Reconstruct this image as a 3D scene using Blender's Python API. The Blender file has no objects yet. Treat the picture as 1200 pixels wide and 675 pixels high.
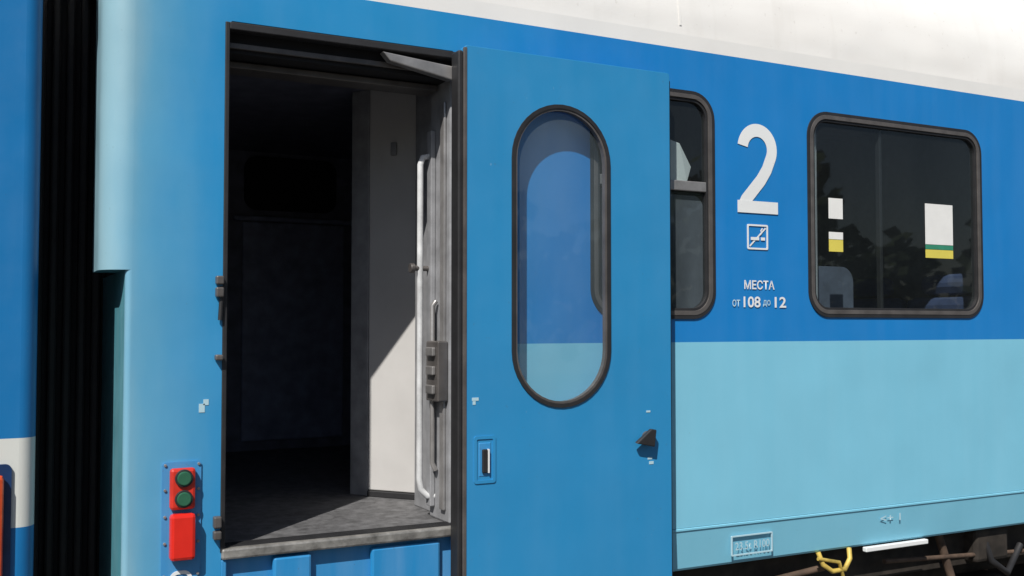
import bpy, bmesh, math, random
from mathutils import Vector, Matrix
from mathutils.geometry import tessellate_polygon
random.seed(3)
sc=bpy.context.scene
EYE=2.03
# ------------------------------------------------------------------ node helpers
def newmat(name):
    m=bpy.data.materials.new(name); m.use_nodes=True
    nt=m.node_tree; b=nt.nodes['Principled BSDF']; return m,nt,b
def N(nt,t,**k):
    n=nt.nodes.new(t)
    for a,v in k.items(): setattr(n,a,v)
    return n
def mixc(nt,f,a,b,mode='MIX'):
    n=N(nt,'ShaderNodeMix',data_type='RGBA',blend_type=mode)
    for i,v in ((0,f),(6,a),(7,b)):
        if isinstance(v,(int,float)): n.inputs[i].default_value=v
        elif isinstance(v,(tuple,list)): n.inputs[i].default_value=(*v[:3],1)
        else: nt.links.new(v,n.inputs[i])
    return n.outputs[2]
def math_(nt,op,a,b=0.0,clamp=False):
    n=N(nt,'ShaderNodeMath',operation=op); n.use_clamp=clamp
    for i,v in ((0,a),(1,b)):
        if isinstance(v,(int,float)): n.inputs[i].default_value=v
        else: nt.links.new(v,n.inputs[i])
    return n.outputs[0]
def maprange(nt,v,a,b,c=0.0,d=1.0,smooth=False):
    n=N(nt,'ShaderNodeMapRange'); n.interpolation_type='SMOOTHSTEP' if smooth else 'LINEAR'
    nt.links.new(v,n.inputs[0])
    for i,x in zip((1,2,3,4),(a,b,c,d)): n.inputs[i].default_value=x
    return n.outputs[0]
def noise(nt,scale,detail=4,stretch=None,rough=.55):
    tc=N(nt,'ShaderNodeTexCoord'); n=N(nt,'ShaderNodeTexNoise')
    n.inputs['Scale'].default_value=scale; n.inputs['Detail'].default_value=detail; n.inputs['Roughness'].default_value=rough
    if stretch:
        mp=N(nt,'ShaderNodeMapping'); mp.inputs['Scale'].default_value=stretch
        nt.links.new(tc.outputs['Object'],mp.inputs[0]); nt.links.new(mp.outputs[0],n.inputs['Vector'])
    else: nt.links.new(tc.outputs['Object'],n.inputs['Vector'])
    return n.outputs['Fac']
def xyz(nt):
    tc=N(nt,'ShaderNodeTexCoord'); s=N(nt,'ShaderNodeSeparateXYZ'); nt.links.new(tc.outputs['Object'],s.inputs[0]); return s.outputs
def bump(nt,b,h,strength,dist,prev=None):
    n=N(nt,'ShaderNodeBump'); n.inputs['Strength'].default_value=strength; n.inputs['Distance'].default_value=dist
    nt.links.new(h,n.inputs['Height'])
    if prev: nt.links.new(prev,n.inputs['Normal'])
    nt.links.new(n.outputs[0],b.inputs['Normal']); return n.outputs[0]
def paint(name,col,dirt=(.10,.09,.075),rough=.38,streak=.07,speck=.25,dents=.25,coat=.15,builder=None):
    m,nt,b=newmat(name)
    c=builder(nt) if builder else None
    if c is None:
        r=N(nt,'ShaderNodeRGB'); r.outputs[0].default_value=(*col,1); c=r.outputs[0]
    st=maprange(nt,noise(nt,1.0,4,(9,9,.9)),.40,.80)
    hsv=N(nt,'ShaderNodeHueSaturation'); hsv.inputs['Saturation'].default_value=.80; hsv.inputs['Value'].default_value=1.15
    nt.links.new(c,hsv.inputs['Color'])
    c=mixc(nt,math_(nt,'MULTIPLY',st,streak*1.6,True),c,hsv.outputs[0])
    c=mixc(nt,math_(nt,'MULTIPLY',maprange(nt,noise(nt,2.6,6),.3,.75),.08),c,(0,0.02,.05))
    sp=maprange(nt,noise(nt,60,3),.69,.76)
    sp=math_(nt,'MULTIPLY',sp,speck*.6)
    c=mixc(nt,sp,c,dirt)
    sp2=math_(nt,'MULTIPLY',maprange(nt,noise(nt,38,2,(1,1,.5)),.75,.79),speck*.5)
    c=mixc(nt,sp2,c,(.55,.65,.7))
    nt.links.new(c,b.inputs['Base Color'])
    nt.links.new(maprange(nt,noise(nt,7,3),.3,.7,rough-.07,rough+.17),b.inputs['Roughness'])
    b.inputs['Coat Weight'].default_value=coat; b.inputs['Coat Roughness'].default_value=.25
    if dents:
        p=bump(nt,b,noise(nt,1.7,1,(1,1,1.3)),dents,.03)
        bump(nt,b,noise(nt,90,2),.10,.0015,p)
    return m
def simple(name,col,rough=.6,metal=0.0,var=.3,scale=12,bmp=.15):
    m,nt,b=newmat(name)
    dk=tuple(x*(1-var) for x in col); lt=tuple(min(1,x*(1+var*.5)) for x in col)
    c=mixc(nt,maprange(nt,noise(nt,scale,5),.3,.7),dk,lt)
    nt.links.new(c,b.inputs['Base Color']); b.inputs['Metallic'].default_value=metal
    b.inputs['Roughness'].default_value=rough
    if bmp: bump(nt,b,noise(nt,scale*5,3),bmp,.003)
    return m
def glass(name,tint,rough=0.02,haze=0.0,hcol=(.4,.45,.5)):
    m,nt,b=newmat(name); nt.nodes.remove(b); out=nt.nodes['Material Output']
    t=N(nt,'ShaderNodeBsdfTransparent'); t.inputs[0].default_value=(*tint,1)
    g=N(nt,'ShaderNodeBsdfGlossy'); g.inputs['Roughness'].default_value=rough
    lw=N(nt,'ShaderNodeLayerWeight'); lw.inputs[0].default_value=.5
    f=math_(nt,'ADD',math_(nt,'MULTIPLY',math_(nt,'POWER',lw.outputs['Facing'],4.0),.95),.055,True)
    d=N(nt,'ShaderNodeBsdfDiffuse'); d.inputs[0].default_value=(*hcol,1)
    m0=N(nt,'ShaderNodeMixShader')
    nt.links.new(maprange(nt,noise(nt,4,5,(1,1,.4)),.3,.7,haze*.6,haze*1.4),m0.inputs[0])
    nt.links.new(t.outputs[0],m0.inputs[1]); nt.links.new(d.outputs[0],m0.inputs[2])
    mx=N(nt,'ShaderNodeMixShader'); nt.links.new(f,mx.inputs[0])
    nt.links.new(m0.outputs[0],mx.inputs[1]); nt.links.new(g.outputs[0],mx.inputs[2]); nt.links.new(mx.outputs[0],out.inputs[0])
    bn=N(nt,'ShaderNodeBump'); bn.inputs['Strength'].default_value=.05; bn.inputs['Distance'].default_value=.01
    nt.links.new(noise(nt,2.5,2),bn.inputs['Height']); nt.links.new(bn.outputs[0],g.inputs['Normal'])
    return m
# ------------------------------------------------------------------ materials
BLUE=(.008,.21,.57); LBLUE=(.215,.565,.74); WHITE=(.86,.85,.82)
def body_cols(nt):
    s=xyz(nt); x,z=s[0],s[2]
    blue=mixc(nt,maprange(nt,x,1.3,2.4,smooth=True),(.018,.27,.58),BLUE)
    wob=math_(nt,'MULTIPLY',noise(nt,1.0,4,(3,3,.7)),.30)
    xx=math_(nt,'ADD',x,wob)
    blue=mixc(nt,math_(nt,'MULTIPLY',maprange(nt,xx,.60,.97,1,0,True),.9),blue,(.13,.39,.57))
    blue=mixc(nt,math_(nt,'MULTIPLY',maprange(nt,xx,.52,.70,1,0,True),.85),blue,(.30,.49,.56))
    low=math_(nt,'MULTIPLY',math_(nt,'LESS_THAN',z,-.072),math_(nt,'GREATER_THAN',x,1.75))
    c=mixc(nt,low,blue,LBLUE)
    c=mixc(nt,math_(nt,'GREATER_THAN',z,1.235),c,WHITE)
    return c
body=paint('body_paint',BLUE,builder=body_cols,dents=.25)
doorp=paint('door_paint',(.024,.255,.53),speck=.3,dents=.2)
stepp=paint('step_paint',(.02,.25,.56),speck=.8,streak=.4,dents=.3)
endp=paint('end_wall_paint',(.10,.34,.42),speck=.6,streak=.5)
roofm,nt,b=newmat('roof_paint')
c=mixc(nt,maprange(nt,noise(nt,1.5,5,(.5,1.5,1.8)),.38,.68),(.87,.86,.83),(.82,.80,.765))
c=mixc(nt,math_(nt,'MULTIPLY',maprange(nt,noise(nt,1,6,(7,2,1.2)),.55,.80),.25),c,(.55,.52,.47))
c=mixc(nt,math_(nt,'MULTIPLY',maprange(nt,noise(nt,30,4),.66,.74),.22),c,(.4,.35,.3))
nt.links.new(c,b.inputs['Base Color']); b.inputs['Roughness'].default_value=.5
p=bump(nt,b,noise(nt,1.6,2,(.8,2,1.2)),.45,.06); bump(nt,b,noise(nt,40,3),.12,.003,p)
def left_cols(nt):
    z=xyz(nt)[2]
    st=math_(nt,'MULTIPLY',math_(nt,'GREATER_THAN',z,-.645),math_(nt,'LESS_THAN',z,-.36))
    return mixc(nt,st,(.004,.17,.44),(.68,.70,.66))
leftp=paint('left_car_paint',BLUE,builder=left_cols)
white=paint('white_marking',(.82,.84,.84),speck=.4,streak=.1,dents=0,coat=0)
faint=paint('worn_marking',(.45,.65,.73),speck=.6,streak=.1,dents=0,coat=0)
rubber=simple('black_rubber',(.022,.022,.024),.55)
frame=simple('window_frame',(.12,.11,.105),.4,.2)
alu=simple('aluminium_trim',(.36,.35,.345),.35,.5)
grey=simple('grey_lining',(.30,.305,.32),.5)
wallw=simple('white_lining',(.56,.55,.54),.45,var=.10,scale=3)
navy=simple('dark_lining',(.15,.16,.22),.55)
navy2=simple('dark_lining_panel',(.27,.30,.42),.45)
intg=simple('saloon_lining',(.14,.15,.16),.6)
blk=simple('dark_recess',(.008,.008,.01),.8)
floorm=simple('vestibule_floor',(.13,.13,.135),.6,var=.5,scale=25,bmp=.4)
thr=simple('threshold_metal',(.33,.32,.30),.45,.4,var=.6,scale=14,bmp=.5)
rail=simple('rail_paint',(.62,.63,.64),.3)
red=simple('red_housing',(.62,.035,.02),.4,var=.25)
redl=simple('red_lens',(.70,.025,.015),.15,var=.1)
grn=simple('green_lens',(.03,.13,.075),.12,var=.2)
ybr=simple('yellow_paint',(.62,.45,.10),.5,var=.5)
rust=simple('underframe_steel',(.035,.028,.022),.8,var=.6)
rust2=simple('brake_gear_rust',(.10,.065,.045),.8,var=.6)
seatm=simple('seat_fabric',(.05,.07,.15),.9)
paper=simple('paper',(.80,.80,.78),.8,var=.04)
yel=simple('paper_yellow',(.70,.60,.10),.8,var=.05); gr2=simple('paper_green',(.03,.25,.15),.8)
gl=glass('window_glass',(.70,.77,.78),haze=.02,hcol=(.35,.4,.42)); dgl=glass('door_glass',(.90,.95,.97),haze=.08,hcol=(.45,.56,.60))
fgl=glass('frosted_glass',(.35,.37,.4),.15,haze=.6,hcol=(.20,.21,.24))
# ------------------------------------------------------------------ mesh helpers
def link(name,me,mat,par,smooth=False,bev=0):
    o=bpy.data.objects.new(name,me); sc.collection.objects.link(o)
    if mat: me.materials.append(mat)
    if par: o.parent=par
    if smooth:
        for p in me.polygons: p.use_smooth=True
    if bev:
        md=o.modifiers.new('b','BEVEL'); md.width=bev; md.segments=2; md.limit_method='ANGLE'; md.angle_limit=.6
    return o
def pyd(name,vs,fs,mat,par,smooth=False,bev=0,recalc=True):
    me=bpy.data.meshes.new(name); me.from_pydata([tuple(v) for v in vs],[],fs)
    if recalc:
        bm=bmesh.new(); bm.from_mesh(me); bmesh.ops.recalc_face_normals(bm,faces=bm.faces[:]); bm.to_mesh(me); bm.free()
    return link(name,me,mat,par,smooth,bev)
def box(name,x0,x1,y0,y1,z0,z1,mat,par,bev=.004):
    vs=[(x,y,z) for x in(x0,x1) for y in(y0,y1) for z in(z0,z1)]
    fs=[(0,1,3,2),(4,6,7,5),(0,4,5,1),(2,3,7,6),(0,2,6,4),(1,5,7,3)]
    return pyd(name,vs,fs,mat,par,bev=bev)
def rr(x0,x1,z0,z1,r,n=10):
    pts=[]
    for cx,cz,a0 in((x1-r,z1-r,0),(x0+r,z1-r,90),(x0+r,z0+r,180),(x1-r,z0+r,270)):
        for i in range(n+1):
            a=math.radians(a0+90*i/n); pts.append((cx+r*math.cos(a),cz+r*math.sin(a)))
    return pts
def plate(name,outer,holes,y0,y1,mat,par,bev=0):
    loops=[outer]+holes
    tri=tessellate_polygon([[Vector((p[0],p[1],0)) for p in l] for l in loops])
    flat=[p for l in loops for p in l]; n=len(flat)
    vs=[(p[0],y0,p[1]) for p in flat]+[(p[0],y1,p[1]) for p in flat]
    fs=[tuple(t) for t in tri]+[tuple(i+n for i in reversed(t)) for t in tri]
    k=0
    for l in loops:
        m=len(l)
        for i in range(m):
            a=k+i; c=k+(i+1)%m; fs.append((a,c,c+n,a+n))
        k+=m
    return pyd(name,vs,fs,mat,par,bev=bev)
def pane(name,outline,y,mat,par):
    return pyd(name,[(p[0],y,p[1]) for p in outline],[tuple(range(len(outline)))],mat,par)
def ring(name,x0,x1,z0,z1,r,w,y0,y1,mat,par,bev=.003):
    return plate(name,rr(x0,x1,z0,z1,r),[rr(x0+w,x1-w,z0+w,z1-w,max(.005,r-w))],y0,y1,mat,par,bev)
def strip(name,path,vec,mat,par,smooth=True):
    vec=Vector(vec); vs=[Vector(p) for p in path]; n=len(vs); vs+= [v+vec for v in vs]
    return pyd(name,vs,[(i,i+1,i+1+n,i+n) for i in range(n-1)],mat,par,smooth)
def tube(name,pts,r,mat,par,cyc=False):
    cu=bpy.data.curves.new(name,'CURVE'); cu.dimensions='3D'; cu.bevel_depth=r; cu.bevel_resolution=4; cu.use_fill_caps=True
    s=cu.splines.new('POLY'); s.points.add(len(pts)-1); s.use_cyclic_u=cyc
    for q,p in zip(s.points,pts): q.co=(*p,1)
    o=bpy.data.objects.new('t',cu); sc.collection.objects.link(o)
    me=bpy.data.meshes.new_from_object(o.evaluated_get(bpy.context.evaluated_depsgraph_get())); bpy.data.objects.remove(o)
    return link(name,me,mat,par,True)
def disc(name,c,r,axis,depth,mat,par,bev=.004,seg=32):
    bm=bmesh.new(); bmesh.ops.create_cone(bm,cap_ends=True,segments=seg,radius1=r,radius2=r,depth=depth)
    me=bpy.data.meshes.new(name)
    rot=Matrix.Rotation(math.pi/2,4,'X') if axis=='y' else (Matrix.Rotation(math.pi/2,4,'Y') if axis=='x' else Matrix())
    bmesh.ops.transform(bm,matrix=Matrix.Translation(c)@rot,verts=bm.verts[:]); bm.to_mesh(me); bm.free()
    return link(name,me,mat,par,bev=bev)
def text(name,s,x,z,w,h,mat,par,y=-.004,fat=.02):
    cu=bpy.data.curves.new(name,'FONT'); cu.body=s; cu.size=1; cu.offset=fat
    o=bpy.data.objects.new('t',cu); sc.collection.objects.link(o)
    me=bpy.data.meshes.new_from_object(o.evaluated_get(bpy.context.evaluated_depsgraph_get())); bpy.data.objects.remove(o)
    xs=[v.co.x for v in me.vertices]; ys=[v.co.y for v in me.vertices]
    a,b2,c2,d=min(xs),max(xs),min(ys),max(ys)
    for v in me.vertices:
        v.co=(x+(v.co.x-a)/(b2-a)*w, y, z+(v.co.y-c2)/(d-c2)*h)
    return link(name,me,mat,par)
def ribbon(name,pts,w,y,mat,par):
    vs=[];n=len(pts)
    for i,p in enumerate(pts):
        a=Vector(pts[max(0,i-1)]);c=Vector(pts[min(n-1,i+1)]);t=(c-a).normalized();q=Vector((-t.y,t.x))*w/2;p=Vector(p)
        vs.append((p.x+q.x,y,p.y+q.y)); vs.append((p.x-q.x,y,p.y-q.y))
    return pyd(name,vs,[(2*i,2*i+1,2*i+3,2*i+2) for i in range(n-1)],mat,par)
def empty(name,loc=(0,0,EYE)):
    e=bpy.data.objects.new(name,None); e.location=loc; e.empty_display_size=.3; sc.collection.objects.link(e); return e
# ------------------------------------------------------------------ MAIN CAR (coordinates relative to eye height)
car=empty('passenger_train_car')
XE=24.0; W=2.9
DX0,DX1,DZ0,DZ1=.766,1.665,-.80,1.085
wins=[(2.295,2.925,.045,1.035)]+[(3.511+2.05*i,4.712+2.05*i,.055,1.02) for i in range(9)]
holes=[rr(a,b_,c_,d_,.11) for a,b_,c_,d_ in wins]
dh=[(DX1,-.885),(DX1,DZ1-.02),(DX1-.02,DZ1),(DX0+.02,DZ1),(DX0,DZ1-.02),(DX0,-.885)]
outer=[(.46,-.885),(.46,1.30),(XE,1.30),(XE,-.885)]+dh
plate('side_wall',outer,holes,0,.04,body,car)
for nm,a,b_ in(('skirt_end',.46,DX0),('skirt',DX1,XE)):
    strip(nm,[(a,0,-.8865),(a,-.004,-.889),(a,-.004,-.897),(a,.001,-.90),(a,.022,-1.065),(a,.028,-1.075),(a,.06,-1.075)],(b_-a,0,0),body,car,False)
fh=[rr(a,b_,c_,d_,.11) for a,b_,c_,d_ in wins[1:]]
plate('far_side',[(.46,-1.07),(.46,1.3),(XE,1.3),(XE,-1.07)],fh,W-.03,W,body,car)
prof=[(0,1.30),(.008,1.42),(.03,1.56),(.075,1.70),(.15,1.84),(.27,1.97),(.45,2.08),(.75,2.18),(1.1,2.235),(1.45,2.25)]
def cat(P,n=5):
    out=[]
    for i in range(len(P)-1):
        p0=Vector(P[max(0,i-1)]);p1=Vector(P[i]);p2=Vector(P[i+1]);p3=Vector(P[min(len(P)-1,i+2)])
        for k in range(n):
            t=k/n; out.append(.5*((2*p1)+(-p0+p2)*t+(2*p0-5*p1+4*p2-p3)*t*t+(-p0+3*p1-3*p2+p3)*t**3))
    out.append(Vector(P[-1])); return out
half=cat(prof); full=[(p.x,p.y) for p in half]+[(W-p.x,p.y) for p in reversed(half[:-1])]
strip('roof',[(.36,y,z) for y,z in full],(XE-.36,0,0),roofm,car)
pyd('roof_end',[(.362,y,z) for y,z in full],[tuple(range(len(full)))],roofm,car)
strip('car_far_end',[(XE-.001,0,-1.07),(XE-.001,W,-1.07)],(0,0,2.37),body,car,False)
pyd('roof_end',[(XE-.002,y,z) for y,z in full],[tuple(range(len(full)))],roofm,car)
for xs in(2.75,6.9,11.0,15.2,19.4):
    strip('roof_seam',[(xs,y-.003,z+.0015) for y,z in full[2:]],(.012,0,0),roofm,car)
arc=[(.46-.10*math.sin(math.radians(a)),.10-.10*math.cos(math.radians(a))) for a in range(0,91,6)]
strip('corner_post',[(x,y,.19) for x,y in arc]+[],(0,0,1.11),body,car)
strip('corner_return',[(.36,.10,.19),(.36,.26,.19),(.50,.26,.19)],(0,0,1.11),body,car,False)
pyd('corner_cap',[(x,y,.19) for x,y in arc]+[(.36,.26,.19),(.46,.26,.19)],[tuple(range(len(arc)+2))],endp,car)
arc2=[(.46-.02*math.sin(math.radians(a)),.02-.02*math.cos(math.radians(a))) for a in range(0,91,10)]
strip('corner_edge',[(x,y,-1.07) for x,y in arc2],(0,0,1.26),body,car)
strip('end_recess',[(.44,.02,-1.07),(.44,.70,-1.07)],(0,0,1.26),endp,car,False)
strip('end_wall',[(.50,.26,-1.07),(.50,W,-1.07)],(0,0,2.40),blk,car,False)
for i in range(6):
    x=.19+i*.052
    box('bellows_fold',x,x+.034,.70,2.2,-1.25,1.45,rubber,car,.01)
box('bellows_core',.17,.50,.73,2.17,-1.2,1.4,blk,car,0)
disc('buffer_plate',(.33,.48,-1.23),.2,'x',.03,rust,car); disc('buffer_shank',(.42,.48,-1.23),.09,'x',.16,rust,car)
# door opening trim
strip('jamb_left',[(DX0,.041,-.8),(DX0,.041,1.08)],(0,.25,0),blk,car,False)
box('door_seal_left',DX0-.004,DX0+.012,-.006,.05,-.79,1.08,rubber,car,.003)
box('door_seal_top',DX0+.012,DX1,-.004,.05,DZ1-.03,DZ1-.003,rubber,car,.003)
box('door_header',DX0-.1,DX1+.3,.06,.24,.985,1.2,blk,car,.003)
box('header_trim',DX0,DX1-.02,.15,.262,.955,.98,frame,car,.004)
box('door_runner',DX0+.02,DX1,.045,.058,1.0,1.02,frame,car,.002)
# vestibule
FL=-.78
box('vestibule_floor',.60,2.36,.05,2.85,FL-.05,FL,floorm,car,0)
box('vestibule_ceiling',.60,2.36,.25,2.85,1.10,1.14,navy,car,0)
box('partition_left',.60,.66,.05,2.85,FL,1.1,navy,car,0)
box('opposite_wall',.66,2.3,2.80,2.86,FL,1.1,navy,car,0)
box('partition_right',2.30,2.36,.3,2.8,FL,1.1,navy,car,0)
box('opposite_door_lower',1.46,2.12,2.775,2.797,-.72,.655,navy2,car,.01)
box('opposite_door_ridge',1.40,2.20,2.76,2.797,.66,.69,navy2,car,.008)
ring('opposite_window_frame',1.47,2.06,.73,1.07,.08,.03,2.765,2.797,blk,car)
plate('opposite_window_glass',rr(1.50,2.03,.76,1.04,.05),[],2.78,2.79,blk,car)
def slab(name,a,b_,z0,z1,t,mat,bev=.004):
    a=Vector(a);b_=Vector(b_);d=(b_-a).normalized();q=Vector((-d.y,d.x))*t
    P=[a,b_,b_+q,a+q]
    return pyd(name,[(p.x,p.y,z) for z in(z0,z1) for p in P],[(0,1,2,3),(4,5,6,7),(0,1,5,4),(1,2,6,5),(2,3,7,6),(3,0,4,7)],mat,car,bev=bev)
slab('slanted_panel',(1.60,.835),(1.86,.51),FL+.03,1.1,.04,wallw)
slab('panel_post',(1.545,.93),(1.598,.838),FL,1.1,.05,grey)
slab('panel_skirting',(1.592,.828),(1.852,.504),FL,FL+.028,.04,rubber)
slab('panel_switch',(1.672,.738),(1.69,.7155),.78,.84,-.012,grey)
box('jamb_filler',1.70,1.90,.26,.52,FL,1.1,grey,car)
box('jamb_right',DX1-.008,DX1+.06,.05,.25,FL,1.0,grey,car,.008)
box('jamb_rib',DX1-.03,DX1-.009,.19,.235,FL+.05,.80,grey,car,.004)
box('jamb_rib',DX1-.022,DX1-.009,.08,.12,FL+.05,.9,alu,car,.004)
box('door_lock',DX1-.055,DX1-.009,.06,.18,-.30,-.06,frame,car,.006)
for i in range(3): box('lock_bolt',DX1-.07,DX1-.055,.08,.15,-.27+i*.075,-.235+i*.075,alu,car,.004)
tube('grab_rail',[(1.65,.22,.70),(1.61,.22,.69),(1.60,.22,.66),(1.60,.22,-.62),(1.605,.22,-.66),(1.63,.21,-.69),(1.66,.20,-.69)],.013,rail,car)
tube('rail_bracket',[(1.57,.22,.235),(1.66,.22,.235)],.011,frame,car); disc('rail_knob',(1.565,.22,.235),.02,'x',.02,frame,car)
tube('inner_rail',[(1.645,.16,.1),(1.63,.16,.08),(1.63,.16,-.55),(1.645,.16,-.58)],.010,alu,car)
# threshold & step
box('threshold',DX0,DX1+.2,-.012,.10,FL-.035,FL+.004,thr,car,.008)
for i in range(7): box('threshold_groove',DX0+.02,DX1,.012+i*.011,.016+i*.011,FL+.004,FL+.007,rubber,car,0)
box('step_panel',DX0,DX1+.2,.03,.05,-1.08,FL-.036,stepp,car)
box('step_box',.95,1.09,-.002,.03,-1.08,FL-.045,stepp,car,.01)
box('step_box',1.32,1.60,.004,.03,-1.08,FL-.05,stepp,car,.01)
box('step_edge',DX0,.785,-.002,.03,-1.08,FL-.036,stepp,car,.004)
box('lower_step',DX0,DX1,-.03,.25,-1.40,-1.37,thr,car)
pyd('door_arm',[(1.35,-.01,1.045),(1.38,-.01,1.012),(1.64,-.015,.965),(1.64,-.015,1.02),(1.35,.03,1.045),(1.38,.03,1.012),(1.64,.03,.965),(1.64,.03,1.02)],[(0,1,2,3),(4,5,6,7),(0,1,5,4),(1,2,6,5),(2,3,7,6),(3,0,4,7)],alu,car,bev=.004)
# sliding door leaf (hangs 5 cm clear of the body side)
door=empty('sliding_door',(0,.035,0)); door.parent=car; door.scale=(1.01,1,1.01)
LX0,LX1=1.640,2.602; y0,y1=-.125,-.085
plate('door_leaf',rr(LX0,LX1,-1.27,1.078,.012,3),[rr(1.847,2.293,-.32,.884,.2225,16)],y0,y1,doorp,door,.004)
ring('door_window_seal',1.842,2.298,-.325,.889,.2275,.016,y0-.006,y0+.02,rubber,door,.004)
ring('door_window_trim',1.857,2.283,-.310,.874,.2125,.010,y0-.002,y0+.02,frame,door,.003)
pane('door_window_glass',rr(1.86,2.28,-.305,.87,.2),y0+.018,dgl,door)
box('door_edge_seal',LX0-.022,LX0-.0005,y0+.012,-.045,-1.25,1.06,rubber,door,.006)
box('door_edge_strip',LX0-.004,LX0+.01,y0-.002,y0+.011,-1.26,1.07,frame,door,.002)
box('door_trailing_seal',LX1+.0005,LX1+.012,y0+.01,y1+.01,-1.25,1.05,rubber,door,.004)
ring('handle_plate',1.680,1.772,-.60,-.42,.01,.012,y0-.004,y0+.01,doorp,door,.002)
box('handle_slot',1.700,1.752,y0-.002,y0+.008,-.575,-.445,stepp,door,.004)
box('handle_pull',1.712,1.735,y0-.012,y0-.002,-.56,-.47,rubber,door,.004)
box('handle_mark',1.736,1.741,y0-.0135,y0-.002,-.56,-.47,white,door,0)
disc('lock_boss',(2.475,y0-.008,-.46),.024,'y',.02,frame,door)
pyd('lock_handle',[(2.40,y0-.02,-.478),(2.49,y0-.02,-.50),(2.50,y0-.02,-.43),(2.475,y0-.02,-.425),(2.40,y0-.04,-.482),(2.49,y0-.04,-.50),(2.50,y0-.04,-.43),(2.475,y0-.04,-.425)],[(0,1,2,3),(4,5,6,7),(0,1,5,4),(1,2,6,5),(2,3,7,6),(3,0,4,7)],rubber,door,bev=.004)
for k,(px,pz,w,h) in enumerate(((1.672,-.285,.028,.012),(1.675,-.30,.012,.014),(2.48,-.555,.022,.009),(2.487,-.575,.022,.012),(2.474,-.36,.02,.008))):
    box('door_sticker',px,px+w,y0-.0015,y0,pz,pz+h,faint,door,0)
# windows
for i,(a,b_,c_,d_) in enumerate(wins):
    ring('window_seal',a-.014,b_+.014,c_-.014,d_+.014,.124,.018,-.007,.03,rubber,car,.004)
    ring('window_frame',a+.002,b_-.002,c_+.002,d_-.002,.108,.020,-.009,.03,frame,car,.005)
    ring('window_inner_seal',a+.0215,b_-.0215,c_+.0215,d_-.0215,.09,.012,-.003,.03,rubber,car,.002)
    pane('window_glass',rr(a+.03,b_-.03,c_+.03,d_-.03,.085),.012,gl,car)
    if i: pane('far_window_glass',rr(a,b_,c_,d_,.11),W-.01,gl,car)
    if i:
        box('window_mullion',a+.49,a+.508,.022,.05,c_+.02,d_-.02,rubber,car,.003)
a,b_,c_,d_=wins[0]
box('mid_window_bar',a+.02,b_-.02,-.002,.011,.60,.645,alu,car,.004)
box('mid_window_bar',a+.02,b_-.02,.018,.03,.585,.60,rubber,car,.003)
pane('frosted_pane',rr(a+.03,b_-.03,c_+.03,.585,.06),.024,fgl,car)
pyd('folded_blind',[(a+.1,.05,.65),(b_-.10,.05,.65),(b_-.07,.06,.72),(b_-.14,.05,.82),(b_-.20,.06,.84),(a+.1,.07,.80)],[(0,1,2,3,4,5)],paper,car)
# saloon interior
box('saloon_floor',2.7,XE-.3,.06,2.85,-.9,-.86,navy,car,0)
box('saloon_ceiling',2.38,XE-.3,.06,2.85,1.24,1.27,navy,car,0)
ch=[rr(a+.25,b_+.25,-.1,.98,.08) for a,b_,c_,d_ in wins[1:-1]]
plate('corridor_wall',[(3.2,-.86),(3.2,1.24),(XE-.3,1.24),(XE-.3,-.86)],ch,2.1,2.13,intg,car)
box('toilet_wall',2.38,3.2,1.2,1.24,-.86,1.24,intg,car,0)
box('toilet_wall',3.16,3.2,.06,2.8,-.86,1.24,intg,car,0)
for i in range(9):
    x=3.511+2.05*i
    if i: box('compartment_wall',x-.45,x-.40,.06,2.1,-.86,1.24,intg,car,0)
    for s,xa in((1,x-.28),(-1,x+1.05)):
        for k in range(3):
            yy=.15+.62*k
            box('seat_cushion',xa,xa+.5,yy,yy+.57,-.45,-.30,seatm,car,.05)
            bx=xa if s==1 else xa+.38
            box('seat_back',bx,bx+.13,yy,yy+.57,-.30,.17,seatm,car,.05)
            box('headrest',bx+.01,bx+.12,yy+.09,yy+.47,.175,.30,seatm,car,.05)
box('curtain',3.552,3.585,.03,.05,.10,.97,paper,car,.008)
box('curtain',3.588,3.61,.05,.06,.10,.97,grey,car,.004)
yp,yq=.0095,.0105
box('notice_paper',4.31,4.515,yp,yq,.42,.63,paper,car,0)
box('notice_green',4.31,4.515,yp,yq,.395,.418,gr2,car,0)
box('notice_yellow',4.31,4.515,yp,yq,.35,.393,yel,car,0)
box('notice_paper',3.643,3.735,yp,yq,.52,.62,paper,car,0)
box('notice_paper',3.643,3.735,yp,yq,.42,.455,paper,car,0)
box('notice_yellow',3.643,3.735,yp,yq,.36,.418,yel,car,0)
plate('table_seat',rr(3.70,4.10,-.1,.31,.08),[],.30,.40,simple('seat_cover',(.12,.14,.19),.9),car,.02)
# markings
cx,cz,R=3.19,.817,.089
pts=[(cx+R*.98*math.cos(math.radians(t)),cz+R*math.sin(math.radians(t))) for t in range(172,-31,-7)]
pts+=[(cx+.055,.725),(cx+.02,.675),(3.118,.578),(3.10,.545)]
ribbon('number_two',pts,.060,-.003,white,car)
plate('number_two_base',[(3.070,.52),(3.310,.52),(3.310,.576),(3.070,.576)],[],-.0045,-.0035,white,car)
plate('pictogram_frame',rr(3.126,3.249,.352,.468,.006,2),[rr(3.134,3.241,.360,.460,.004,2)],-.004,-.001,white,car)
ribbon('pictogram_bar',[(3.14,.367),(3.235,.453)],.008,-.003,white,car)
ribbon('pictogram_cigarette',[(3.145,.402),(3.195,.402)],.014,-.0045,white,car)
ribbon('pictogram_cigarette',[(3.205,.402),(3.23,.402)],.014,-.0045,white,car)
ribbon('pictogram_smoke',[(3.20,.42),(3.21,.43),(3.205,.44),(3.215,.452)],.007,-.0047,white,car)
text('seats_label','МЕСТА',3.105,.168,.18,.042,white,car)
text('seats_range','от',3.035,.088,.045,.032,faint,car,fat=.01); text('seats_range','108',3.10,.085,.10,.050,white,car)
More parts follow.
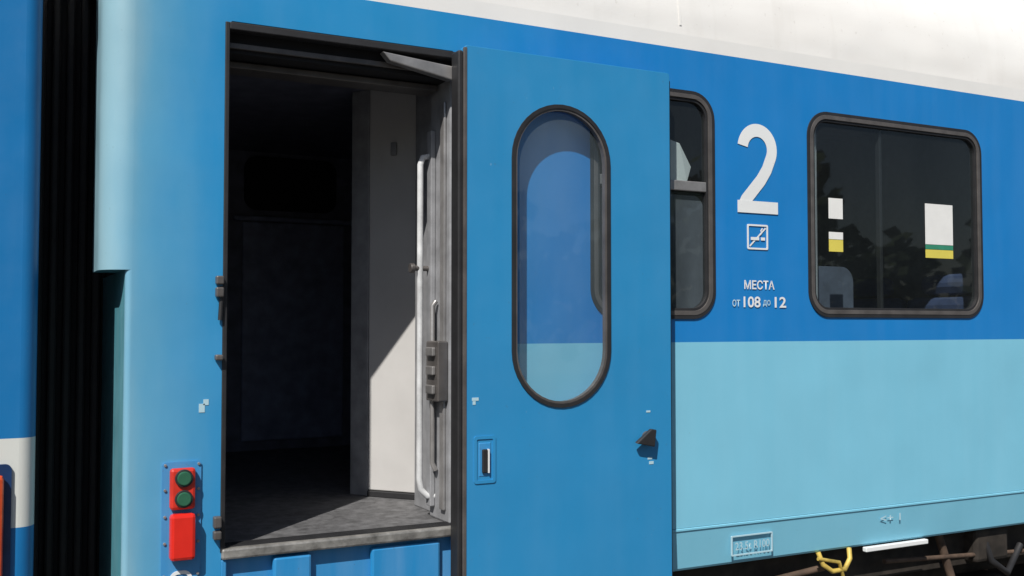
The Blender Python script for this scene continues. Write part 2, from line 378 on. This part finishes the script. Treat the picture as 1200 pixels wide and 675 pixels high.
text('seats_range','до',3.215,.088,.045,.032,faint,car,fat=.01); text('seats_range','12',3.285,.085,.07,.050,white,car)
plate('stencil_frame',rr(3.02,3.26,-1.035,-.945,.003,2),[rr(3.026,3.254,-1.029,-.951,.002,2)],-.004,.002,faint,car)
text('stencil_text','23.5t R100',3.04,-1.01,.2,.035,faint,car,-.0045,.008)
text('stencil_text','<+ 1',3.95,-.965,.14,.035,faint,car,-.002,.01)
box('jacking_plate',3.85,4.28,-.006,.02,-1.10,-1.078,white,car,.003)
# corner lamps
plate('lamp_backplate',rr(.565,.695,-.86,-.465,.012),[],-.006,-.001,stepp,car,.002)
for xx in(.575,.686):
    for zz in(-.475,-.56,-.65,-.74,-.85): disc('rivet',(xx,-.008,zz),.005,'y',.006,alu,car,.001,10)
box('lamp_housing',.588,.672,-.035,-.0065,-.625,-.485,red,car,.01)
for zz in(-.518,-.588):
    disc('lamp_rim',(.632,-.038,zz),.030,'y',.012,rubber,car,.002); disc('lamp_lens',(.632,-.044,zz),.024,'y',.01,grn,car,.004)
box('tail_lamp',.588,.672,-.05,-.0065,-.795,-.638,redl,car,.012)
ring('lamp_symbol',.592,.668,-.905,-.835,.03,.012,-.009,-.0065,white,car,0)
for zz,h in((.10,.035),(.145,.03),(-.70,.04),(-.74,.03),(-.12,.02)):
    box('jamb_latch',.735,.762,-.03,-.001,zz,zz+h,frame,car,.005)
tube('jamb_latch_rod',[(.752,-.012,.02),(.758,-.012,.14)],.008,rubber,car)
for px,pz,w,h in((.685,-.30,.02,.03),(.70,-.275,.018,.02)): box('jamb_sticker',px,px+w,-.0015,-.0002,pz,pz+h,faint,car,0)
# underframe
box('sole_bar',.6,XE-.2,.14,.24,-1.28,-1.06,rust,car)
box('centre_underframe',2.2,XE-.5,1.0,1.9,-1.75,-1.06,blk,car)
bog=empty('bogie',(0,0,0)); bog.parent=car
box('bogie_frame',2.2,5.6,.38,.52,-1.42,-1.20,rust,bog,.03)
for xx in(2.6,5.1):
    for yy in(.70,2.2):
        disc('wheel',(xx,yy,-1.57),.46,'y',.13,rust2,bog,.01,48)
    box('axle_box',xx-.16,xx+.16,.30,.55,-1.72,-1.42,rust,bog,.03)
for xx in(3.6,3.95,4.3):
    tube('bogie_spring',[(xx+.09*math.cos(t*.5),.42+.09*math.sin(t*.5),-1.45+t*.0042) for t in range(0,90)],.016,rust2,bog)
tube('damper',[(4.45,.10,-1.02),(4.62,.08,-1.5)],.022,rust2,bog); tube('brake_rod',[(4.05,.07,-1.18),(5.3,.09,-1.25)],.012,rust2,bog)
tube('brake_rod',[(3.2,.12,-1.22),(3.62,.05,-1.16)],.016,rust2,bog)
tube('air_hose',[(4.8,.1,-1.08),(4.82,.05,-1.25),(4.95,.05,-1.33),(5.1,.08,-1.2)],.018,rubber,bog)
box('valve_box',4.72,4.98,.06,.3,-1.26,-1.08,rust,bog,.02)
box('equipment_box',6.3,8.2,.1,.8,-1.7,-1.08,rust,car,.03); box('equipment_box',9,11.5,.1,.8,-1.75,-1.08,rust,car,.03)
tube('yellow_lever',[(3.56,.02,-1.075),(3.57,.0,-1.13),(3.62,-.01,-1.165),(3.70,-.01,-1.165),(3.745,.0,-1.12),(3.76,.02,-1.075)],.012,ybr,car)
tube('yellow_lever_bar',[(3.54,.0,-1.10),(3.66,-.015,-1.125),(3.69,-.01,-1.20)],.009,ybr,car)
# ------------------------------------------------------------------ LEFT CAR
lc=empty('passenger_train_car')
arcl=[(.125+.05*math.sin(math.radians(a)),.05-.05*math.cos(math.radians(a))) for a in range(0,91,9)]
strip('side_wall',[(-20,0,-1.07),(.125,0,-1.07)],(0,0,2.37),leftp,lc,False)
strip('corner_post',[(x,y,-1.07) for x,y in arcl],(0,0,2.37),leftp,lc)
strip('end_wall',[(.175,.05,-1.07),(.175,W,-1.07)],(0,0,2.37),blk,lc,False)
strip('far_side',[(-20,W,-1.07),(.175,W,-1.07)],(0,0,2.37),leftp,lc,False)
strip('roof',[(-20,y,z) for y,z in full],(20.175,0,0),roofm,lc)
pyd('roof_end',[(.174,y,z) for y,z in full],[tuple(range(len(full)))],roofm,lc)
box('floor_pan',-20,.17,.02,W-.02,-1.2,-1.06,rust,lc,0)
plate('lamp_backplate',rr(-.06,.105,-.83,-.44,.02),[],-.010,-.001,simple('navy_plate',(.01,.04,.13),.4),lc,.002)
box('tail_lamp',-.045,.083,-.045,-.0105,-.80,-.47,simple('orange_lens',(.75,.10,.03),.25),lc,.015)
for i in range(8):
    a=-2.6-2.05*i
    ring('window_seal',a-.016,a+1.216,.04,1.036,.126,.03,-.009,.01,rubber,lc,.005)
    plate('window_glass',rr(a,a+1.2,.055,1.02,.11),[],-.006,-.002,simple('dark_glass',(.01,.012,.014),.08,bmp=0) if i==0 else bpy.data.materials['dark_glass'],lc)
for xx in(-2,-4.5,-14.5,-17):
    for yy in(.7,2.2): disc('wheel',(xx,yy,-1.57),.46,'y',.13,rust2,lc,.01,40)
# ------------------------------------------------------------------ track, platform, ground
gm=simple('ballast_ground',(.13,.12,.105),.95,var=.6,scale=9,bmp=1.0)
gme=pyd('ground',[(-1500,-1500,-.34),(1500,-1500,-.34),(1500,1500,-.34),(-1500,1500,-.34)],[(0,1,2,3)],gm,None)
tr=empty('railway_track',(0,0,0))
strip('ballast_bed',[(-40,-.6,-.33),(-40,-.1,-.19),(-40,3.0,-.19),(-40,3.6,-.33)],(90,0,0),gm,tr,False)
for yy in(.70,2.2): box('rail',-40,50,yy-.035,yy+.035,-.17,0,rust2,tr,.01)
for i in range(60): box('sleeper',-10+i*.6,-9.75+i*.6,.2,2.7,-.24,-.17,rust2,tr,.01)
pl=empty('station_platform',(0,0,0)); pm=simple('asphalt_paving',(.075,.073,.07),.9,var=.3,scale=4,bmp=.5); pk=simple('concrete_kerb',(.28,.27,.25),.9,scale=5)
box('platform_slab',-40,50,-7,-.80,-.33,.33,pm,pl,.01)
box('platform_edge',-40,50,-.795,-.60,-.33,.345,pk,pl,.015)
fm=simple('reflection_foliage',(.06,.09,.035),.9,var=.6,scale=1)  # unseen trees behind the camera, added to break up the glass reflections
vs=[];fs=[]
for i in range(70):
    x0=-80+i*3+random.uniform(-1.5,1.5); y_=-38+random.uniform(-3,3); h=random.uniform(6,13)
    for k in range(110):
        u=Vector((random.gauss(0,1),random.gauss(0,1),random.gauss(0,1))).normalized()*random.uniform(.5,1)
        c=Vector((x0+u.x*2.6,y_+u.y*2.4,h*.55+u.z*h*.5)); a=Vector((random.uniform(-1,1),random.uniform(-1,1),random.uniform(-1,1))).normalized()*.55; b2=a.orthogonal().normalized()*.5
        n=len(vs); vs+=[c-a,c-b2,c+a,c+b2]; fs.append((n,n+1,n+2,n+3))
pyd('added_reflection_trees',vs,fs,fm,None,recalc=False)
# ------------------------------------------------------------------ light
w=bpy.data.worlds.new('World'); sc.world=w; w.use_nodes=True; nt=w.node_tree
sk=nt.nodes.new('ShaderNodeTexSky'); sk.sky_type='NISHITA'; sk.sun_disc=False
d=Vector((1,1,-1.57)); el=math.asin(1.57/d.length)
sk.sun_elevation=el; sk.sun_rotation=math.radians(225)
nt.links.new(sk.outputs[0],nt.nodes['Background'].inputs[0]); nt.nodes['Background'].inputs[1].default_value=.065
L=bpy.data.lights.new('sun','SUN'); L.energy=5.0; L.angle=math.radians(.5); L.color=(1,.96,.9)
lo=bpy.data.objects.new('sun',L); lo.rotation_euler=d.to_track_quat('-Z','Y').to_euler(); lo.location=(-5,-5,10); sc.collection.objects.link(lo)
sc.view_settings.view_transform='Standard'; sc.view_settings.look='None'; sc.view_settings.exposure=0
cd=bpy.data.cameras.new('camera'); cam=bpy.data.objects.new('camera',cd); sc.collection.objects.link(cam); sc.camera=cam
cd.lens=36; cd.sensor_width=36; cd.clip_end=4000
cam.location=(0,-3.66,EYE); cam.rotation_euler=(math.radians(90+2.12),0,math.radians(-27.55))
